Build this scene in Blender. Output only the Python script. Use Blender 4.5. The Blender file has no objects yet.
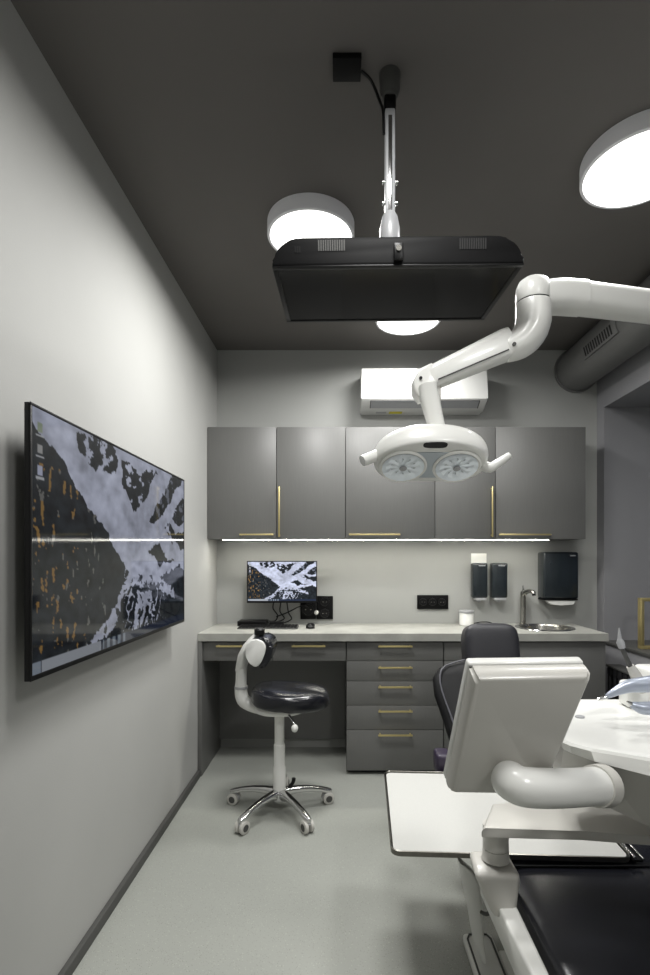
import bpy, bmesh, math, random
from mathutils import Vector, Matrix, noise
random.seed(7)
SC = bpy.context.scene
COL = SC.collection
F = 504.0            # focal length in pixels of the 650x975 frame
CAMZ = 1.343
PI = math.pi

def P(u, v, Y):
    """point at depth Y seen at pixel (u, v)"""
    return Vector(((u-341)*Y/F, Y, CAMZ-(v-560)*Y/F))

# ------------------------------------------------------------------ materials
def lin(c):
    c = c/255.0
    return c/12.92 if c <= .04045 else ((c+.055)/1.055)**2.4

def mat(name, rgb, rough=.5, metal=0., nscale=40., namt=.06, bump=0., bscale=None, coat=0., stretch=None,
        spec=.5, emit=None, estr=0., trans=0., alpha=1.):
    m = bpy.data.materials.new(name); m.use_nodes = True
    nt = m.node_tree; b = nt.nodes['Principled BSDF']
    base = [lin(c) for c in rgb]
    tc = nt.nodes.new('ShaderNodeTexCoord'); mp = nt.nodes.new('ShaderNodeMapping')
    nt.links.new(tc.outputs['Object'], mp.inputs['Vector'])
    if stretch: mp.inputs['Scale'].default_value = stretch
    nz = nt.nodes.new('ShaderNodeTexNoise'); nz.inputs['Scale'].default_value = nscale
    nz.inputs['Detail'].default_value = 4
    nt.links.new(mp.outputs['Vector'], nz.inputs['Vector'])
    rp = nt.nodes.new('ShaderNodeValToRGB')
    rp.color_ramp.elements[0].position = .3; rp.color_ramp.elements[1].position = .7
    rp.color_ramp.elements[0].color = [max(0, c*(1-namt)) for c in base]+[1]
    rp.color_ramp.elements[1].color = [min(1, c*(1+namt)) for c in base]+[1]
    nt.links.new(nz.outputs['Fac'], rp.inputs['Fac'])
    nt.links.new(rp.outputs['Color'], b.inputs['Base Color'])
    b.inputs['Roughness'].default_value = rough
    b.inputs['Metallic'].default_value = metal
    b.inputs['Specular IOR Level'].default_value = spec
    b.inputs['Coat Weight'].default_value = coat
    b.inputs['Coat Roughness'].default_value = .1
    if trans: b.inputs['Transmission Weight'].default_value = trans
    if emit:
        b.inputs['Emission Color'].default_value = [lin(c) for c in emit]+[1]
        b.inputs['Emission Strength'].default_value = estr
    if bump:
        nb = nt.nodes.new('ShaderNodeTexNoise'); nb.inputs['Scale'].default_value = bscale or nscale*3
        nt.links.new(mp.outputs['Vector'], nb.inputs['Vector'])
        bp = nt.nodes.new('ShaderNodeBump'); bp.inputs['Strength'].default_value = bump
        bp.inputs['Distance'].default_value = .002
        nt.links.new(nb.outputs['Fac'], bp.inputs['Height'])
        nt.links.new(bp.outputs['Normal'], b.inputs['Normal'])
    return m

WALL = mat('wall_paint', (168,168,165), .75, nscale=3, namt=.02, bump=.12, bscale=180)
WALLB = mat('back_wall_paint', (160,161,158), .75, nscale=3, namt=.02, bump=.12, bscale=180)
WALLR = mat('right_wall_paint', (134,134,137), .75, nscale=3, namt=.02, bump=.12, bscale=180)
CEIL = mat('ceiling_paint', (100,97,94), .85, nscale=3, namt=.03, bump=.1, bscale=160)
CAB = mat('cabinet_laminate', (101,101,99), .42, nscale=6, namt=.05, stretch=(60,60,1.2), bump=.03)
CABIN = mat('cabinet_carcass', (84,84,82), .5, nscale=6, namt=.05)
DARKGAP = mat('shadow_gap_black', (22,22,22), .7)
GOLD = mat('brushed_gold', (216,199,142), .38, .85, nscale=90, namt=.08, stretch=(1,20,20))
CHROME = mat('chrome', (205,205,205), .14, 1., namt=.03)
STEEL = mat('brushed_steel', (170,168,162), .27, 1., nscale=60, namt=.1)
WHITE = mat('white_plastic', (222,222,218), .32, nscale=8, namt=.015, coat=.25)
ACWHITE = mat('air_conditioner_white', (206,206,203), .35, nscale=8, namt=.012, coat=.2)
WHITEM = mat('white_enamel', (232,232,228), .28, nscale=8, namt=.012, coat=.3)
GREYP = mat('warm_grey_plastic', (188,186,180), .38, nscale=10, namt=.02, coat=.15)
OFFW = mat('paper_white', (186,186,182), .8, nscale=300, namt=.03, bump=.15, bscale=500)
BLACK = mat('black_plastic', (12,12,13), .38, spec=.3, nscale=60, namt=.1)
BLACKM = mat('black_matte', (9,9,10), .55, spec=.15, nscale=80, namt=.1)
GLOSS = mat('black_glass', (8,8,10), .12, spec=.16, nscale=5, namt=.1)
LEATHER = mat('black_leatherette', (25,26,31), .19, nscale=260, namt=.2, bump=.12, bscale=420)
LEATHERM = mat('charcoal_leatherette', (37,37,42), .45, nscale=260, namt=.12, bump=.3, bscale=420)
PIPING = mat('grey_piping', (84,84,90), .5)
LEATHERB = mat('soft_black_leatherette', (13,13,15), .5, nscale=260, namt=.2, bump=.2, bscale=420, spec=.25)
PURPLE = mat('purple_leatherette', (42,33,54), .42, nscale=200, namt=.15, bump=.2)
GREYM = mat('dark_grey_trim', (70,70,68), .6, nscale=20)
GREYL = mat('light_grey_plastic', (160,161,163), .35, nscale=20, namt=.03)
BLUEG = mat('blue_grey_metal', (165,172,186), .28, .35, nscale=20, namt=.04)
YELLOW = mat('yellow_sticker', (205,195,30), .5)
DUCT = mat('duct_paint', (108,108,107), .6, nscale=8, namt=.04)
RADI = mat('radiator_black', (24,24,26), .45)
DISP = mat('dispenser_black', (30,36,40), .22, nscale=30, namt=.06, coat=.3)
LAMPH = mat('lamp_housing_grey', (215,215,218), .5, nscale=8, namt=.02, emit=(255,255,255), estr=.05)
LAMPD = mat('lamp_diffuser', (245,245,243), .5, emit=(255,254,250), estr=4)
LED = mat('led_diffuser', (245,245,240), .5, emit=(255,252,240), estr=42)
GLASS = mat('window_glass', (235,240,245), .02, trans=1., namt=.005)
LENSG = mat('lens_glass', (235,243,250), .03, trans=1., namt=.005)
REFL = mat('faceted_reflector', (238,245,252), .3, .25, namt=.04)
FACEP = mat('lamp_face_plate', (176,184,190), .35, nscale=20, namt=.03)  # even blue-grey of the plate itself, no emission
CONC = mat('concrete_worktop', (158,158,152), .45, nscale=7, namt=.16, bump=.05)
TRAYM = mat('tray_metal', (120,118,112), .3, 1., nscale=60, namt=.08)

def floor_mat():
    m = mat('vinyl_floor', (150,152,146), .42, nscale=2.2, namt=.03)
    nt = m.node_tree; b = nt.nodes['Principled BSDF']
    src = b.inputs['Base Color'].links[0].from_socket
    tc = [n for n in nt.nodes if n.type == 'TEX_COORD'][0]
    prev = src
    for sc, lo, colr, amt in ((130, .13, (104,106,98), .7), (90, .10, (190,190,180), .6)):
        vo = nt.nodes.new('ShaderNodeTexVoronoi'); vo.inputs['Scale'].default_value = sc
        nt.links.new(tc.outputs['Object'], vo.inputs['Vector'])
        mr = nt.nodes.new('ShaderNodeMapRange')
        mr.inputs['From Min'].default_value = lo; mr.inputs['From Max'].default_value = lo+.08
        mr.inputs['To Min'].default_value = amt; mr.inputs['To Max'].default_value = 0
        nt.links.new(vo.outputs['Distance'], mr.inputs['Value'])
        mx = nt.nodes.new('ShaderNodeMixRGB')
        mx.inputs['Color2'].default_value = [lin(c) for c in colr]+[1]
        nt.links.new(mr.outputs['Result'], mx.inputs['Fac'])
        nt.links.new(prev, mx.inputs['Color1']); prev = mx.outputs['Color']
    nt.links.new(prev, b.inputs['Base Color'])
    return m
FLOORM = floor_mat()

def screen_mat(name, strength):
    m = bpy.data.materials.new(name); m.use_nodes = True
    nt = m.node_tree; b = nt.nodes['Principled BSDF']
    at = nt.nodes.new('ShaderNodeVertexColor'); at.layer_name = 'picture'
    b.inputs['Base Color'].default_value = (.004,.004,.005,1); b.inputs['Roughness'].default_value = .06; b.inputs['Specular IOR Level'].default_value = .3
    nt.links.new(at.outputs['Color'], b.inputs['Emission Color'])
    b.inputs['Emission Strength'].default_value = strength
    return m
TVSCREEN = screen_mat('television_picture', .36)
PCSCREEN = screen_mat('monitor_picture', .95)

# ------------------------------------------------------------------ mesh builder
class MB:
    def __init__(s): s.bm = bmesh.new()
    def _grid(s, rings, cap0=True, cap1=True, closed=True):
        vs = [[s.bm.verts.new(p) for p in r] for r in rings]
        n = len(rings[0])
        for a, b in zip(vs, vs[1:]):
            for i in range(n if closed else n-1):
                j = (i+1) % n
                s.bm.faces.new((a[i], a[j], b[j], b[i]))
        if cap0: s.bm.faces.new(list(reversed(vs[0])))
        if cap1: s.bm.faces.new(vs[-1])
        return vs
    def loft(s, *a, **k):
        s._grid(*a, **k); return s
    def hexa(s, b, t, bev=0., seg=2):
        """b, t: four bottom and four top corners in the same order"""
        vs = [s.bm.verts.new(p) for p in list(b)+list(t)]
        fs = [s.bm.faces.new([vs[i] for i in q]) for q in
              ((3,2,1,0),(4,5,6,7),(0,1,5,4),(1,2,6,5),(2,3,7,6),(3,0,4,7))]
        if bev:
            es = list({e for f in fs for e in f.edges})
            bmesh.ops.bevel(s.bm, geom=es, offset=bev, segments=seg, profile=.5, affect='EDGES')
        return s
    def box(s, x0, x1, y0, y1, z0, z1, bev=0., seg=2):
        return s.hexa([(x0,y0,z0),(x1,y0,z0),(x1,y1,z0),(x0,y1,z0)],
                      [(x0,y0,z1),(x1,y0,z1),(x1,y1,z1),(x0,y1,z1)], bev, seg)
    def tube(s, pts, r, n=16, sub=0):
        pts = [Vector(p) for p in pts]
        rs = list(r) if isinstance(r, (list, tuple)) else [r]*len(pts)
        for _ in range(sub):                       # Chaikin-free: Catmull midpoints
            np_, nr = [], []
            m = len(pts)
            for i in range(m-1):
                p0, p1, p2, p3 = pts[max(i-1,0)], pts[i], pts[i+1], pts[min(i+2,m-1)]
                np_ += [p1, (9*(p1+p2)-p0-p3)/16]; nr += [rs[i], (rs[i]+rs[i+1])/2]
            pts = np_+[pts[-1]]; rs = nr+[rs[-1]]
        rings = []; ref = None
        for i, p in enumerate(pts):
            d = (pts[min(i+1,len(pts)-1)]-pts[max(i-1,0)]).normalized()
            if ref is None:
                ref = d.orthogonal().normalized()
            ref = (ref-d*ref.dot(d)).normalized()
            q = d.cross(ref)
            rings.append([p+(ref*math.cos(2*PI*k/n)+q*math.sin(2*PI*k/n))*rs[i] for k in range(n)])
        s._grid(rings); return s
    def cyl(s, p0, p1, r0, r1=None, n=28):
        return s.tube([p0, p1], [r0, r0 if r1 is None else r1], n)
    def lathe(s, prof, c, n=48, axis=None, cap=True):
        """prof: (r, h) pairs along axis from c"""
        ax = Vector(axis or (0,0,1)).normalized(); c = Vector(c)
        a = ax.orthogonal().normalized(); b = ax.cross(a)
        rings = [[c+ax*h+(a*math.cos(2*PI*k/n)+b*math.sin(2*PI*k/n))*max(r,1e-5) for k in range(n)] for r, h in prof]
        s._grid(rings, cap, cap); return s
    def prism(s, poly, f, a, b, bev=0., seg=2):
        """poly of 2-d points; f(p, t) -> 3-d, extruded t from a to b"""
        v0 = [s.bm.verts.new(f(p, a)) for p in poly]; v1 = [s.bm.verts.new(f(p, b)) for p in poly]
        n = len(poly); fs = [s.bm.faces.new(list(reversed(v0))), s.bm.faces.new(v1)]
        for i in range(n):
            j = (i+1) % n; fs.append(s.bm.faces.new((v0[i], v0[j], v1[j], v1[i])))
        if bev:
            es = list({e for q in fs[:2] for e in q.edges})
            bmesh.ops.bevel(s.bm, geom=es, offset=bev, segments=seg, profile=.5, affect='EDGES')
        return s
    def superell(s, c, ax, e1=.5, e2=.5, rot=None, nu=24, nv=40, fn=None):
        c = Vector(c); a, b, h = ax
        def sp(w, e): return math.copysign(abs(w)**e, w)
        rings = []
        for i in range(nu+1):
            t = -PI/2+PI*i/nu; t = max(min(t, PI/2-.02), -PI/2+.02)
            ring = []
            for k in range(nv):
                w = 2*PI*k/nv
                p = Vector((a*sp(math.cos(t),e1)*sp(math.cos(w),e2), b*sp(math.cos(t),e1)*sp(math.sin(w),e2), h*sp(math.sin(t),e1)))
                if fn: p = fn(p)
                if rot: p = rot @ p
                ring.append(c+p)
            rings.append(ring)
        s._grid(rings); return s

def obj(name, mb, m, parent=None, label=None, sharp=38, kind=None):
    bm = mb.bm
    bmesh.ops.recalc_face_normals(bm, faces=bm.faces)
    for f in bm.faces: f.smooth = True
    th = math.radians(sharp)
    for e in bm.edges:
        if len(e.link_faces) == 2 and e.calc_face_angle(0) > th: e.smooth = False
    root = parent
    while root is not None and root.parent is not None: root = root.parent
    if root is not None: org = Vector(root.location)
    elif kind == 'structure': org = Vector((0,0,0))
    else:
        lo = [min(v.co[i] for v in bm.verts) for i in range(3)]; hi = [max(v.co[i] for v in bm.verts) for i in range(3)]
        org = Vector(((lo[0]+hi[0])/2, (lo[1]+hi[1])/2, lo[2]))
    bmesh.ops.translate(bm, verts=bm.verts, vec=-org)
    me = bpy.data.meshes.new(name); bm.to_mesh(me); bm.free()
    me.materials.append(m)
    o = bpy.data.objects.new(name, me); COL.objects.link(o)
    if parent is not None: o.parent = parent
    else: o.location = org
    if label: o['label'] = label
    if kind: o['kind'] = kind
    return o

def thing(name, label, cat, loc, group=None):
    o = bpy.data.objects.new(name, None); COL.objects.link(o)
    o.empty_display_size = .05
    o.location = loc; o['label'] = label; o['category'] = cat
    if group: o['group'] = group
    return o

def tag(o, label, cat, group=None):
    o['label'] = label; o['category'] = cat
    if group: o['group'] = group
    return o

def struct(name, mb, m, parent=None):
    return obj(name, mb, m, parent, kind='structure')

# ------------------------------------------------------------------ the room
D, H, XL, XR, YF = 3.62, 2.85, -.89, 1.838, -1.3
NX = 2.26                                   # outer face of the window niche
ZS, ZN, YN0, YN1 = .784, 2.41, 1.5, 3.52    # sill, niche head, niche ends
struct('floor', MB().box(XL-.1, NX+.1, YF-.1, D+.1, -.1, 0), FLOORM)
struct('ceiling', MB().box(XL-.1, NX+.1, YF-.1, D+.1, H, H+.1), CEIL)
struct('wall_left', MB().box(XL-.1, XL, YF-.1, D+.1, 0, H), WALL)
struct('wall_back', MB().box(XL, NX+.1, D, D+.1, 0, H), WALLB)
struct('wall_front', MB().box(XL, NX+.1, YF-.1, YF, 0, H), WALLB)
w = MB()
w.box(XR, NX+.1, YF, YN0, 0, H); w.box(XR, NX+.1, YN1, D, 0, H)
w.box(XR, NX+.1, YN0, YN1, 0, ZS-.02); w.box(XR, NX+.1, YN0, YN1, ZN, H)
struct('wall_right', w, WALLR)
struct('trim_1', MB().box(XR-.012, NX-.03, YN0, YN1, ZS-.02, ZS, .003), GREYM)     # the window sill
wf = MB()
x0, x1 = NX-.02, NX+.04
for (a, b, c, d) in ((YN0,YN1,ZS,ZS+.06),(YN0,YN1,ZN-.06,ZN),(YN0,YN0+.06,ZS+.06,ZN-.06),(YN1-.06,YN1,ZS+.06,ZN-.06),
                     ((YN0+YN1)/2-.035,(YN0+YN1)/2+.035,ZS+.06,ZN-.06)):
    wf.box(x0, x1, a, b, c, d)
win = struct('window_1', wf, GREYM)
obj('glass_pane', MB().box(NX+.008, NX+.014, YN0+.06, YN1-.06, ZS+.06, ZN-.06), GLASS, win)
struct('baseboard_left', MB().box(XL, XL+.02, YF, 3.12, 0, .042, .002), GREYM)

# ------------------------------------------------------------------ ceiling lamps
def ceiling_lamp(x, y, r, label, power=34):
    t = thing('ceiling_lamp', label, 'ceiling lamp', (x, y, H), 'round ceiling lamps')
    hb = MB(); hb.lathe([(r-.012,-.001),(r-.002,-.001),(r,-.006),(r,-.064),(r-.004,-.067),(r-.011,-.067),(r-.012,-.066),(r-.012,-.058)], (x,y,H), 72, cap=True)
    obj('housing', hb, LAMPH, t)
    d = MB(); d.lathe([(r-.0125,-.0605),(r-.0125,-.064),(r*.5,-.0642),(.001,-.0643)], (x,y,H), 72)
    obj('diffuser', d, LAMPD, t)
    L = bpy.data.lights.new('lamp_light', 'AREA'); L.shape = 'DISK'; L.size = 2*r-.04
    L.energy = power; L.color = (1,.995,.975); L.spread = math.radians(171)
    lo = bpy.data.objects.new('lamp_light', L); COL.objects.link(lo); lo.parent = t; lo.location = (0,0,-.0655)
    return t
ceiling_lamp(-.134, 2.257, .194, 'lit round white ceiling lamp half hidden behind the upper left corner of the overhead monitor', 30)
ceiling_lamp(1.110, 1.868, .205, 'lit round white ceiling lamp at the right edge, nearest of the ceiling lamps', 17)
ceiling_lamp(.405, 3.04, .196, 'lit round white ceiling lamp mostly hidden behind the overhead monitor, nearest the air conditioner', 20)

ceiling_lamp(.12, .93, .196, 'unseen lit round white ceiling lamp added above the picture edge, nearer than the black junction box', 15)  # unseen lamp, added to account for the bright near left wall
ceiling_lamp(1.0, -.45, .196, 'unseen lit round white ceiling lamp added as fill behind the viewpoint, farthest from the air conditioner', 30)  # unseen lamp, added as fill for surfaces facing the camera

# ------------------------------------------------------------------ upper cabinets
UF, UZ0, UZ1 = 3.35, 1.483, 2.227
def pull(parent, a, b, out, r=.006, up=None):
    """bar handle from a to b standing off towards -Y by out"""
    a, b = Vector(a), Vector(b); d = (b-a).normalized(); o = Vector((0,-out,0))
    m = MB()
    if abs(d.x) > .5: m.box(a.x, b.x, a.y-out-r, a.y-out+r*.4, a.z-r, a.z+r, .0015)
    else: m.box(a.x-r, a.x+r, a.y-out-r, a.y-out+r*.4, a.z, b.z, .0015)
    for q in (a+d*.012, b-d*.012):
        m.box(q.x-.005, q.x+.005, q.y-out, q.y, q.z-.005, q.z+.005)
    return obj('handle', m, GOLD, parent)
uppers = [(207,276.5,'h',240,274,'leftmost wall cabinet with a gold pull along its lower right edge'),
          (276.5,345.5,'v',279.5,0,'second wall cabinet from the left with an upright gold pull at its left edge'),
          (345.5,435,'h',349,400,'wide middle wall cabinet behind the dental light, gold pull along its lower left edge'),
          (435,495.5,'v',491.5,0,'wall cabinet with an upright gold pull at its right edge, above the soap dispensers'),
          (495.5,586,'h',498,550,'rightmost wall cabinet above the paper towel dispenser and sink')]
for (ua, ub, k, h0, h1, lab) in uppers:
    xa = max((ua-341)*UF/F, XL+.001); xb = (ub-341)*UF/F
    t = thing('wall_cabinet', 'grey '+lab, 'wall cabinet', ((xa+xb)/2, UF+.02, UZ0), 'grey wall cabinets')
    obj('carcass', MB().box(xa+.001, xb-.001, UF+.021, D-.001, UZ0, UZ1), CABIN, t)
    dr = obj('door', MB().box(xa+.002, xb-.002, UF, UF+.02, UZ0-.001, UZ1, .0015), CAB, t)
    if k == 'h': pull(dr, ((h0-341)*UF/F, UF, UZ0+.028), ((h1-341)*UF/F, UF, UZ0+.028), .022, .005)
    else: pull(dr, ((h0-341)*UF/F, UF, UZ0+.012), ((h0-341)*UF/F, UF, UZ0+.345), .022, .005)

t = thing('led_strip_light', 'long thin lit LED strip under the front of the wall cabinets', 'strip light', (.3, 3.39, UZ0))
obj('led_profile', MB().box(-.80, 1.40, 3.375, 3.40, UZ0-.004, UZ0-.0012), GREYL, t)  # profile that holds the LED diffuser
obj('diffuser', MB().box(-.79, 1.39, 3.376, 3.399, UZ0-.0065, UZ0-.0042), LED, t)

# ------------------------------------------------------------------ base units and worktop
BF, WZ = 3.15, .887
S = BF/F
def bx(u): return (u-341)*S
def bz(v): return CAMZ-(v-560)*S
def carcass(x0, x1, y0, z0, z1):
    m = MB(); y1 = D-.001; g = .018
    m.box(x0, x0+g, y0, y1, z0, z1); m.box(x1-g, x1, y0, y1, z0, z1)
    m.box(x0+g, x1-g, y1-g, y1, z0, z1); m.box(x0+g, x1-g, y0, y1-g, z0, z0+g)
    return m
def drawer(parent, x0, x1, z0, z1, h0, h1, hz):
    d = obj('drawer', MB().box(x0+.0015, x1-.0015, BF, BF+.02, z0+.0015, z1-.0015, .0012), CAB, parent)
    pull(d, (h0, BF, hz), (h1, BF, hz), .024, .0055)
    return d

t = thing('writing_desk', 'grey built-in desk unit with two drawers and knee space beside the left wall', 'desk', (-.43, 3.3, 0))
obj('side_panel', MB().box(XL+.001, XL+.026, 3.125, D-.002, 0, .8385, .001), CAB, t)
obj('carcass', carcass(XL+.0265, bx(346)-.001, BF+.021, .715, .8385), CABIN, t)
obj('back_panel', MB().box(XL+.027, bx(346)-.001, 3.575, 3.595, .075, .714), CAB, t)
drawer(t, XL+.0265, bx(272.5), bz(661), .830, bx(217), bx(243), bz(645.6))
drawer(t, bx(272.5), bx(346), bz(661), .830, bx(292), bx(325.5), bz(645.6))

t = thing('drawer_cabinet', 'grey base cabinet with five gold handled drawers right of the desk knee space', 'drawer cabinet', (.337, 3.3, 0))
xa, xb = bx(346.5), bx(443.5)
obj('carcass', carcass(xa, xb-.0008, BF+.021, .06, .8385), CABIN, t)
obj('plinth', MB().box(xa, xb-.001, BF+.05, D-.002, 0, .0595), DARKGAP, t)
zs = [.830]+[bz(v) for v in (660.9, 681.1, 705.3, 729.8)]+[.026]
for (z1, z0, hv) in zip(zs, zs[1:], (645.8, 667, 686.3, 710.4, 734)):
    drawer(t, xa, xb, z0, z1, bx(378), bx(412), bz(hv))

t = thing('base_cabinet', 'grey base cabinet with a top drawer over a door, mostly hidden behind the chair headrest', 'base cabinet', (.87, 3.3, 0))
xa, xb = bx(444), bx(516)
obj('carcass', carcass(xa, xb-.0008, BF+.021, .06, .8385), CABIN, t)
obj('plinth', MB().box(xa, xb-.001, BF+.05, D-.002, 0, .0595), DARKGAP, t)
drawer(t, xa, xb, bz(660.9), .830, bx(462), bx(498), bz(645.8))
dr = obj('door', MB().box(xa+.0015, xb-.0015, BF, BF+.02, .026, bz(661.2), .0012), CAB, t)
pull(dr, (xa+.03, BF, .60), (xa+.24, BF, .60), .024, .0055)

t = thing('sink_cabinet', 'plain dark grey base cabinet under the round sink at the right end', 'base cabinet', (1.37, 3.3, 0))
xa, xb = bx(516)+.001, bx(605.5)
obj('carcass', carcass(xa, xb, BF+.021, .06, .8385), CABIN, t)
obj('plinth', MB().box(xa, xb-.001, BF+.05, D-.002, 0, .0595), DARKGAP, t)
obj('door', MB().box(xa+.0015, xb, BF, BF+.02, .026, .830, .0012), CAB, t)

SX, SY, SR = 1.375, 3.405, .178
wt = MB()
def slab_with_hole(m, x0, x1, y0, y1, z0, z1, cx, cy, r, n=64):
    bm = m.bm
    for z in (z0, z1):
        o = [bm.verts.new(p) for p in ((x0,y0,z),(x1,y0,z),(x1,y1,z),(x0,y1,z))]
        i = [bm.verts.new((cx+r*math.cos(2*PI*k/n), cy+r*math.sin(2*PI*k/n), z)) for k in range(n)]
        es = [bm.edges.new((q[k], q[(k+1) % len(q)])) for q in (o, i) for k in range(len(q))]
        bmesh.ops.triangle_fill(bm, use_beauty=True, edges=es)
        if z == z0: o0, i0 = o, i
    for a, b in ((o0, o), (i0, i)):
        for k in range(len(a)):
            j = (k+1) % len(a); bm.faces.new((a[k], a[j], b[j], b[k]))
slab_with_hole(wt, XL+.001, 1.658, 3.122, D-.001, .8395, WZ, SX, SY, SR-.004)
tag(obj('worktop', wt, CONC), 'long pale concrete grey worktop running over the desk and base cabinets', 'worktop')

t = thing('round_sink', 'round stainless steel sink set in the right end of the worktop', 'sink', (SX, SY, WZ))
obj('bowl', MB().lathe([(SR-.016,.0035),(SR-.018,.001),(SR-.022,-.012),(SR-.03,-.11),(SR-.05,-.14),(.05,-.15),(.024,-.152),
                        (.024,-.154),(.05,-.153),(SR-.048,-.143),(SR-.027,-.112),(SR-.0195,-.012),(SR-.008,-.002)], (SX,SY,WZ), 64, cap=False), STEEL, t)
obj('rim', MB().lathe([(SR-.016,.0005),(SR-.015,.005),(SR-.005,.006),(SR+.012,.003),(SR+.014,.0005)], (SX,SY,WZ), 64, cap=False), CHROME, t)
obj('drain', MB().lathe([(.023,-.151),(.02,-.148),(.001,-.149)], (SX,SY,WZ), 32), CHROME, t)

t = thing('faucet', 'tall slim steel mixer tap standing behind the round sink', 'tap', (1.292, 3.575, WZ))
fx, fy = 1.292, 3.575
obj('body', MB().lathe([(.026,0),(.026,.006),(.019,.008),(.018,.20),(.019,.215),(.017,.232),(.008,.236)], (fx,fy,WZ), 32), STEEL, t)
obj('spout', MB().tube([(fx,fy,WZ+.20),(fx+.008,fy-.02,WZ+.225),(fx+.022,fy-.055,WZ+.238),(fx+.036,fy-.085,WZ+.235),(fx+.04,fy-.094,WZ+.222)],
                       [.016,.016,.015,.014,.014], 18, 2), STEEL, t)
obj('lever', MB().tube([(fx,fy,WZ+.236),(fx,fy-.005,WZ+.25),(fx-.02,fy-.05,WZ+.268),(fx-.028,fy-.075,WZ+.275)], [.008,.007,.005,.004], 12, 1), CHROME, t)
obj('aerator', MB().cyl((fx+.04,fy-.0945,WZ+.2215),(fx+.0405,fy-.096,WZ+.210), .0125, n=20), BLACK, t)

# ------------------------------------------------------------------ things on the back wall
def dispenser(ua, ub, label):
    Y = 3.55; xa, xb = (ua-341)*Y/F+.004, (ub-341)*Y/F-.002
    z1, z0 = CAMZ-3*Y/F, CAMZ-38*Y/F
    t = thing('soap_dispenser', label, 'soap dispenser', ((xa+xb)/2, D, z0), 'soap dispensers over the worktop')
    obj('body', MB().box(xa, xb, Y, D-.001, z0, z1, .012, 3), DISP, t)
    obj('name_strip', MB().box((xa+xb)/2-.012, (xa+xb)/2+.035, Y-.0012, Y+.0005, z1-.022, z1-.016), GREYL, t)
    obj('push_button', MB().box(xa+.016, xb-.012, Y-.004, Y+.05, z0-.018, z0-.001, .005), GREYL, t)
    obj('nozzle', MB().cyl(((xa+xb)/2, Y+.03, z0-.034), ((xa+xb)/2, Y+.03, z0-.018), .011, .014, 20), GREYL, t)
dispenser(472.2, 488.3, 'black wall soap dispenser under the small white card, left of the pair')
dispenser(491.6, 508.2, 'black wall soap dispenser between its twin and the tap, right of the pair')
tag(obj('wall_card', MB().box((471-341)*D/F, (486.3-341)*D/F, D-.006, D-.0005, CAMZ-4*D/F, CAMZ+6.5*D/F, .001), WHITEM),
    'small white card on the wall sticking up behind the left soap dispenser', 'card')

Y = 3.5; xa, xb = 1.408, 1.652; z1, z0 = 1.399, 1.068
t = thing('paper_towel_dispenser', 'large glossy black paper towel dispenser on the wall above the sink', 'towel dispenser', ((xa+xb)/2, D, z0))
obj('housing', MB().box(xa, xb, Y, D-.001, z0+.006, z1, .014, 3), DISP, t)
obj('lower_lip', MB().box(xa+.004, xb-.004, Y+.004, D-.002, z0-.006, z0+.0055, .003), BLACKM, t)
obj('name_strip', MB().box(xb-.06, xb-.024, Y-.0012, Y+.0005, z1-.03, z1-.022), GREYL, t)
m = MB(); m.prism([(0,0),(.03,-.028),(.10,-.035),(.19,-.03),(.205,-.004)], lambda p, s: (xa+.022+p[0], s, z0-.0065+p[1]), Y+.012, Y+.055, .002)
tag(obj('paper_towel', m, WHITEM), 'white folded paper towel hanging out of the black dispenser', 'paper towel')

def outlet_panel(u0, u1, v0, v1, n, vert, label):
    x0, x1 = (u0-341)*D/F, (u1-341)*D/F; z1, z0 = CAMZ-(v0-560)*D/F, CAMZ-(v1-560)*D/F
    t = thing('socket_panel', label, 'wall socket', ((x0+x1)/2, D, z0))
    obj('frame', MB().box(x0, x1, D-.012, D-.0005, z0, z1, .002), BLACKM, t)
    for i in range(n):
        if vert: cx, cz, w_ = (x0+x1)/2, z0+(i+.5)*(z1-z0)/n, min(x1-x0, (z1-z0)/n)
        else: cx, cz, w_ = x0+.01+(i+.5)*(x1-x0-.02)/n, (z0+z1)/2, min((x1-x0-.02)/n, z1-z0)
        s = w_*.43
        sk = obj('socket', MB().lathe([(s,0),(s,.004),(s*.82,.005),(s*.78,-.001),(.002,-.002)], (cx,D-.0125,cz), 28, (0,-1,0), cap=True), BLACK, t)
        for q in (-1, 1): obj('contact', MB().cyl((cx+q*s*.35,D-.0115,cz),(cx+q*s*.35,D-.0150,cz), .0035, n=10), STEEL, sk)
outlet_panel(417, 448, 595, 609, 3, False, 'wide black three socket wall panel between the desk monitor and the soap dispensers')
outlet_panel(316.5, 333, 596, 619, 2, True, 'upright black two socket wall panel right of the small desk monitor')
outlet_panel(300.5, 316, 600, 619, 1, True, 'square black wall socket tucked under the right corner of the desk monitor')
tag(obj('power_plug', MB().cyl(P(316.5,612.5,D-.0125), P(316.3,612.5,D-.045), .017, .013, 20), WHITE), 'small white plug in the black socket right of the desk monitor', 'plug')

t = thing('white_jar', 'small white jar with a clear grey lid on the worktop left of the tap', 'jar', (.876, 3.52, WZ))
obj('body', MB().lathe([(.045,.0005),(.049,.004),(.049,.082),(.046,.088)], (.876,3.52,WZ), 40), WHITEM, t)
obj('lid', MB().lathe([(.047,.0885),(.052,.09),(.052,.103),(.048,.106)], (.876,3.52,WZ), 40), GREYL, t)
tag(obj('black_cable', MB().tube([(.935,3.56,WZ+.005),(.97,3.53,WZ+.02),(1.02,3.53,WZ+.022),(1.06,3.55,WZ+.012),(1.075,3.58,WZ+.005)], .004, 10, 2), BLACK),
    'short black cable lying on the worktop between the white jar and the tap', 'cable')

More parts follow.
